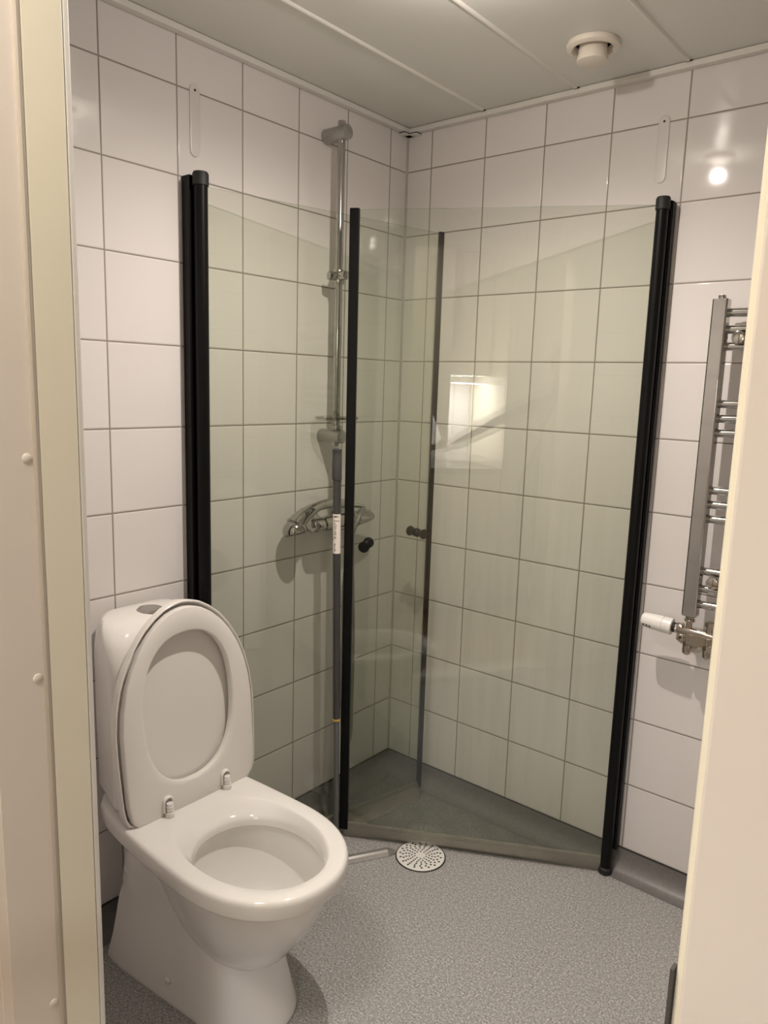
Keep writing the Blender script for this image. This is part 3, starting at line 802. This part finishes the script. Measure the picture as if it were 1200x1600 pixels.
# ------------------------------------------------------------------ towel radiator
RDY = -.085
def hextube_ring(x, y, z, wx, wy):
    return [(x + a_ * wx, y + c_ * wy, z) for a_, c_ in ((-1, .8), (-1, -.8), (-.8, -1), (.8, -1), (1, -.8), (1, .8), (.8, 1), (-.8, 1))]
rad = thing('towel_radiator', 'chrome towel radiator on the right wall, partly hidden by the door frame', 'radiator', (1.28, RDY, .84))
for x in (1.05, 1.52):
    b = B(); loft(b, [hextube_ring(x, RDY, z, .0178, .0178) for z in (.838, 1.628)]); obj('collector', b, M_CHROME, rad, bevel=.0012)
    b = B(); cyl(b, (x, RDY, 1.628), (x, RDY, 1.637), .009, 20, .001); obj('vent_plug', b, M_CHROME, rad)
for z in (1.597, 1.557, 1.517, 1.379, 1.343, 1.307, 1.164, 1.128, 1.091, .956, .910, .868):
    b = B(); tube(b, [(1.058, RDY + .014, z), (1.512, RDY + .014, z)], .0105, 20); obj('rung', b, M_CHROME, rad)
for x in (1.098, 1.47):
    for z in (1.537, .933):
        b = B(); cyl(b, (x, -.0005, z), (x, RDY - .004, z), .0075, 20); cyl(b, (x, -.0005, z), (x, -.008, z), .014, 24, .001)
        cyl(b, (x, RDY - .002, z), (x, RDY - .014, z), .0155, 28, .0025); obj('wall_mount', b, M_CHROME, rad)

# valve block with thermostatic head
VZ = .788
valve = thing('radiator_valve', 'nickel radiator valve with a white thermostatic head under the towel radiator', 'valve', (1.05, RDY, VZ))
b = B()
cyl(b, (1.05, RDY, .839), (1.05, RDY, .826), .0115, 6, .001); cyl(b, (1.05, RDY, .828), (1.05, RDY, .822), .0135, 24, .001)
cyl(b, (1.05, RDY, .824), (1.05, RDY, .748), .0078, 20)
cyl(b, (1.05, RDY, .768), (1.05, RDY, .756), .0115, 6, .001)
lathe(b, (1.05, RDY, .757), (0, 0, -1), [(0, .0105), (.010, .0115), (.02, .0105), (.025, .006)], 24)
obj('inlet_union', b, M_NICKEL, valve)
b = B(); cyl(b, (1.10, RDY, .824), (1.10, RDY, .745), .0078, 20); cyl(b, (1.10, RDY, .83), (1.10, RDY, .818), .0120, 6, .001)
cyl(b, (1.10, RDY, .768), (1.10, RDY, .756), .0115, 6, .001)
lathe(b, (1.10, RDY, .757), (0, 0, -1), [(0, .0105), (.010, .0115), (.02, .0105), (.025, .006)], 24)
obj('outlet_union', b, M_NICKEL, valve)
b = B(); cyl(b, (1.012, RDY, .796), (1.135, RDY, .792), .0105, 24, .001); cyl(b, (1.012, RDY, .796), (1.022, RDY, .796), .0125, 6, .001); cyl(b, (1.02, RDY + .002, .800), (1.036, RDY + .002, .800), .0125, 24, .001)
cyl(b, (1.128, RDY, .792), (1.142, RDY, .792), .0115, 6, .001)
loft(b, [[(x, RDY + dy, z) for x, z in ((1.022, .803), (1.115, .803), (1.12, .797), (1.12, .770), (1.105, .760), (1.035, .760), (1.022, .768))] for dy in (-.006, .018)])
cyl(b, (1.033, RDY - .006, .776), (1.033, RDY - .010, .776), .0085, 20, .001)
obj('valve_body', b, M_NICKEL, valve, bevel=.0015)
b = B(); lathe(b, (1.033, RDY - .0100, .776), (0, -1, 0), [(0, .0042), (.0006, .0042)], 6); obj('hex_socket', b, M_DARKGAP, valve)
for x in (1.05, 1.10):
    b = B(); cyl(b, (x, -.001, .735), (x, RDY + .006, .748), .0075, 16); lathe(b, (x, -.0008, .735), (0, -1, 0), [(0, .02), (.003, .02), (.007, .012)], 24); obj('supply_pipe', b, M_NICKEL, valve)
b = B(); lathe(b, (1.012, RDY, .797), (-1, 0, .03), [(-.004, .0130), (.006, .0130)], 24); obj('collar', b, M_RUBBER, valve)
b = B(); HD = Vector((-1, 0, .06)).normalized(); H0 = Vector((1.009, RDY, .797))
lathe(b, H0, HD, [(0, .019), (.001, .0215), (.022, .0215), (.0225, .0200), (.0245, .0200), (.025, .0218), (.050, .0205), (.072, .0185), (.079, .0165), (.082, .012), (.082, 0)], 40)
hd_o = obj('thermostatic_head', b, M_WHITE, valve); hd_o['label'] = 'white thermostatic head'
b = B(); u_, v_ = frame(HD)
for row, ang in enumerate((-2.6, -1.85, -1.1, -.35)):
    for k in range(3):
        t = .054 + .0085 * k; r = .0206 - (t - .045) * .085
        cdir = (v_ * math.sin(ang) + u_ * math.cos(ang)); tv = HD.cross(cdir).normalized(); c_ = H0 + HD * t + cdir * (r + .0001)
        q = [c_ + HD * sx * .0017 + tv * sy * .0034 for sx, sy in ((-1, -1), (1, -1), (1, 1), (-1, 1))]
        q2 = [v + cdir * .0009 for v in q]; loft(b, [q, q2])
obj('grille_slot', b, M_DARKGAP, hd_o)

# ------------------------------------------------------------------ washing machine (seen mirrored in the shower glass)
WX, WY0, WY1 = 1.78, -.78, -.18
wm = thing('washing_machine', 'white front loading washing machine, mirrored in the left glass door', 'washing machine', (WX + .3, (WY0 + WY1) / 2, 0))
b = B(); box(b, (WX, WY0, .02), (WX + .58, WY1, .85)); obj('cabinet', b, M_WHITE, wm, bevel=.012, seg=3)
b = B(); box(b, (WX - .004, WY0 + .01, .73), (WX + .001, WY1 - .01, .84)); obj('control_panel', b, M_TRIM, wm, bevel=.002)
b = B(); yc = (WY0 + WY1) / 2
lathe(b, (WX, yc, .46), (-1, 0, 0), [(0, .19), (.012, .185), (.024, .17), (.022, .13), (.008, .12)], 48); obj('door_ring', b, M_TRIM, wm)
b = B(); lathe(b, (WX, yc, .46), (-1, 0, 0), [(0, .122), (.012, .118), (.016, .08), (.018, 0)], 48); obj('porthole', b, plain('dark porthole glass', (.05, .05, .055), .05), wm)
b = B(); lathe(b, (WX - .004, yc, .785), (-1, 0, 0), [(0, .027), (.018, .024), (.02, 0)], 32); obj('dial', b, M_SATIN, wm)
b = B(); box(b, (WX - .008, WY0 + .03, .755), (WX - .003, WY0 + .19, .825)); obj('drawer', b, M_WHITE, wm, bevel=.002)
for sx in (.05, .53):
    for sy in (.05, .55):
        b = B(); cyl(b, (WX + sx, WY0 + sy, .0005), (WX + sx, WY0 + sy, .021), .02, 16); obj('foot', b, M_RUBBER, wm)

# ------------------------------------------------------------------ kitchen across the hallway (mirrored in the right glass door)
KX0, KX1 = 1.38, 1.75
b = B(); box(b, (KX0, HY, .94), (KX1, HY + .008, 1.49)); tag(obj('backsplash', b, tile_mat('kitchen tile', 0, .03)), 'white tiled backsplash lit from above, mirrored in the right glass door', 'backsplash')
k = thing('base_cabinet', 'cream kitchen base cabinet below the dark worktop', 'cabinet', ((KX0 + KX1) / 2, HY + .3, 0))
b = B(); box(b, (KX0, HY + .001, .1), (KX1, HY + .56, .90)); obj('carcass', b, M_CAB, k, bevel=.002)
for i in range(1):
    w_ = (KX1 - KX0) / 1; b = B(); box(b, (KX0 + i * w_ + .002, HY + .561, .11), (KX0 + (i + 1) * w_ - .002, HY + .58, .895)); dd = obj('door', b, M_CAB, k, bevel=.002)
    b = B(); cyl(b, (KX0 + i * w_ + .06, HY + .585, .8), (KX0 + i * w_ + .2, HY + .585, .8), .005, 12); obj('handle', b, M_SATIN, dd)
b = B(); box(b, (KX0, HY + .02, 0), (KX1, HY + .5, .1)); obj('plinth', b, M_CAB, k)
b = B(); box(b, (KX0, HY + .009, .90), (KX1, HY + .6, .94)); tag(obj('worktop', b, M_TOP, bevel=.003), 'dark worktop on the cream kitchen base cabinet', 'worktop')
k = thing('wall_cabinet', 'cream kitchen wall cabinet above the lit backsplash', 'cabinet', ((KX0 + KX1) / 2, HY + .17, 1.49))
b = B(); box(b, (KX0, HY + .001, 1.49), (KX1, HY + .32, 2.3)); obj('carcass', b, M_CAB, k, bevel=.002)
for i in range(1):
    w_ = (KX1 - KX0) / 1; b = B(); box(b, (KX0 + i * w_ + .002, HY + .321, 1.48), (KX0 + (i + 1) * w_ - .002, HY + .34, 2.3)); obj('door', b, M_CAB, k, bevel=.002)
m_, n_t, b_s = nt('led strip light'); b_s.inputs['Emission Color'].default_value = (.93, .95, 1, 1); b_s.inputs['Emission Strength'].default_value = 14
b = B(); box(b, (KX0 + .01, HY + .24, 1.4795), (KX1 - .01, HY + .262, 1.4895)); tag(obj('strip_light', b, m_), 'glowing strip light under the cream kitchen wall cabinet', 'lamp')
b = B(); box(b, (1.45, HY + .0085, 1.35), (1.59, HY + .018, 1.42)); tag(obj('wall_socket', b, M_WHITE, bevel=.002), 'white double wall socket on the lit kitchen backsplash', 'socket')

# ------------------------------------------------------------------ the photographer, standing in the hallway (seen only mirrored in the glass)
M_CLOTH = plain('dark blue clothing', (.035, .04, .055), .85, bump=.3, bscale=90)
M_SKIN = plain('skin', (.50, .30, .21), .5)
M_HAIR = plain('dark hair', (.03, .022, .016), .6, bump=.4, bscale=200)
def skinned(name, verts, edges, mat, parent, rootv=0, lev=2):
    off = root_loc(parent)
    me = bpy.data.meshes.new(name); me.from_pydata([Vector(v[:3]) - off for v in verts], edges, [])
    me.materials.append(mat)
    o = bpy.data.objects.new(name, me); C.objects.link(o); o.parent = parent
    md = o.modifiers.new('skin', 'SKIN'); md.use_smooth_shade = True
    if not me.skin_vertices: me.skin_vertices.new()
    for i, v in enumerate(verts):
        r = v[3]; me.skin_vertices[0].data[i].radius = r if isinstance(r, tuple) else (r, r)
        me.skin_vertices[0].data[i].use_root = (i == rootv)
    sb = o.modifiers.new('sub', 'SUBSURF'); sb.levels = lev; sb.render_levels = lev
    return o
PX, PY = 2.03, -2.46
per = thing('person', 'person in dark clothes standing in the hallway, one arm held out', 'person', (PX, PY, 0))
V = [(PX, PY, .90, (.15, .11)), (PX, PY, 1.06, (.135, .095)), (PX - .01, PY, 1.22, (.155, .105)), (PX - .02, PY, 1.34, (.12, .08)), (PX - .03, PY + .01, 1.42, (.055, .055)), (PX - .035, PY + .03, 1.50, (.052, .055)),
     (PX - .035, PY + .04, 1.57, (.078, .095)), (PX - .035, PY + .035, 1.65, (.07, .085)),
     (PX - .17, PY + .01, 1.35, .058), (PX - .44, PY + .03, 1.24, .046), (PX - .70, PY + .07, 1.12, .034), (PX - .76, PY + .08, 1.095, (.036, .02)),
     (PX + .16, PY, 1.34, .058), (PX + .21, PY - .01, 1.08, .044), (PX + .20, PY + .05, .84, .032), (PX + .20, PY + .07, .77, (.022, .036)),
     (PX - .09, PY, .84, .095), (PX - .10, PY + .01, .46, .062), (PX - .10, PY - .01, .09, .04), (PX - .10, PY + .12, .04, (.04, .035)),
     (PX + .09, PY, .84, .095), (PX + .10, PY + .01, .46, .062), (PX + .10, PY - .01, .09, .04), (PX + .10, PY + .12, .04, (.04, .035))]
Ed = [(0, 1), (1, 2), (2, 3), (3, 4), (4, 5), (5, 6), (6, 7), (3, 8), (8, 9), (9, 10), (10, 11), (3, 12), (12, 13), (13, 14), (14, 15), (0, 16), (16, 17), (17, 18), (18, 19), (0, 20), (20, 21), (21, 22), (22, 23)]
skinned('body', V, Ed, M_CLOTH, per)
hc_ = Vector((PX - .035, PY + .045, 1.585))
b = B(); bmesh.ops.create_uvsphere(b, u_segments=32, v_segments=20, radius=1, matrix=Matrix.Translation(hc_) @ Matrix.Diagonal((.076, .096, .112, 1)))
for v in b.verts:
    d0 = v.co - hc_
    if d0.z < -.02: v.co.x = hc_.x + d0.x * (1 - .25 * min(1, (-d0.z - .02) / .09)); 
    if abs(d0.x) < .014 and d0.y > .06 and -.035 < d0.z < .012: v.co.y += .020 * (1 - abs(d0.x) / .02)
    if abs(abs(d0.x) - .03) < .014 and d0.y > .05 and abs(d0.z - .015) < .012: v.co.y -= .007
for sx in (-1, 1): bmesh.ops.create_uvsphere(b, u_segments=12, v_segments=8, radius=1, matrix=Matrix.Translation(hc_ + Vector((sx * .077, -.005, 0))) @ Matrix.Diagonal((.009, .018, .031, 1)))
fo = obj('face', b, M_SKIN, per, sharp=80)
b = B(); bmesh.ops.create_uvsphere(b, u_segments=32, v_segments=20, radius=1, matrix=Matrix.Translation(hc_ + Vector((0, -.014, .016))) @ Matrix.Diagonal((.084, .098, .112, 1)))
bmesh.ops.delete(b, geom=[v for v in b.verts if (v.co.z < hc_.z - .06) or (v.co.y > hc_.y + .045 and v.co.z < hc_.z + .07)], context='VERTS')
obj('hair', b, M_HAIR, per, sharp=80)
def hand(w, d, up, sgn):
    """palm plus five separate fingers from wrist w along d"""
    w = Vector(w); d = Vector(d).normalized(); up = Vector(up).normalized(); s_ = d.cross(up).normalized() * sgn
    vs = [(*w, .022), (*(w + d * .045), (.034, .014)), (*(w + d * .085), (.036, .012))]; es = [(0, 1), (1, 2)]
    for k, (o_, l_) in enumerate(((-.030, .070), (-.010, .078), (.010, .073), (.029, .058))):
        i = len(vs); p = w + d * .086 + s_ * o_
        vs += [(*p, .0095), (*(p + d * l_ * .45 - up * .006), .0088), (*(p + d * l_ * .8 - up * .022), .0080), (*(p + d * l_ * .95 - up * .036), .007)]
        es += [(2, i), (i, i + 1), (i + 1, i + 2), (i + 2, i + 3)]
    i = len(vs); p = w + d * .03 - s_ * .03
    vs += [(*p, .012), (*(p + d * .03 - s_ * .02 - up * .008), .0105), (*(p + d * .058 - s_ * .026 - up * .018), .009)]
    es += [(1, i), (i, i + 1), (i + 1, i + 2)]
    return vs, es
for w_, d_h, up_, sg in (((PX - .745, PY + .078, 1.10), (-.95, .15, -.25), (0, 0, 1), 1), ((PX + .20, PY + .062, .80), (0, .15, -1), (1, 0, 0), 1)):
    vs, es = hand(w_, d_h, up_, sg); skinned('hand', vs, es, M_SKIN, per)

for x0, x1, lb in ((.77, 1.375, 'tall cream kitchen cabinet left of the lit backsplash'), (1.755, 2.36, 'tall cream kitchen cabinet right of the lit backsplash')):
    k = thing('tall_cabinet', lb, 'cabinet', ((x0 + x1) / 2, HY + .3, 0), 'tall cream kitchen cabinets')
    b = B(); box(b, (x0, HY + .001, .08), (x1, HY + .56, 2.3)); obj('carcass', b, M_CAB, k, bevel=.002)
    b = B(); box(b, (x0 + .02, HY + .01, 0), (x1 - .02, HY + .5, .08)); obj('plinth', b, M_CAB, k)
    for z0, z1 in ((.085, 1.2), (1.205, 2.297)):
        b = B(); box(b, (x0 + .002, HY + .561, z0), (x1 - .002, HY + .58, z1)); dd = obj('door', b, M_CAB, k, bevel=.002)
        b = B(); cyl(b, (x0 + .05, HY + .590, (z0 + z1) / 2 - .08), (x0 + .05, HY + .590, (z0 + z1) / 2 + .08), .005, 12); obj('handle', b, M_SATIN, dd)
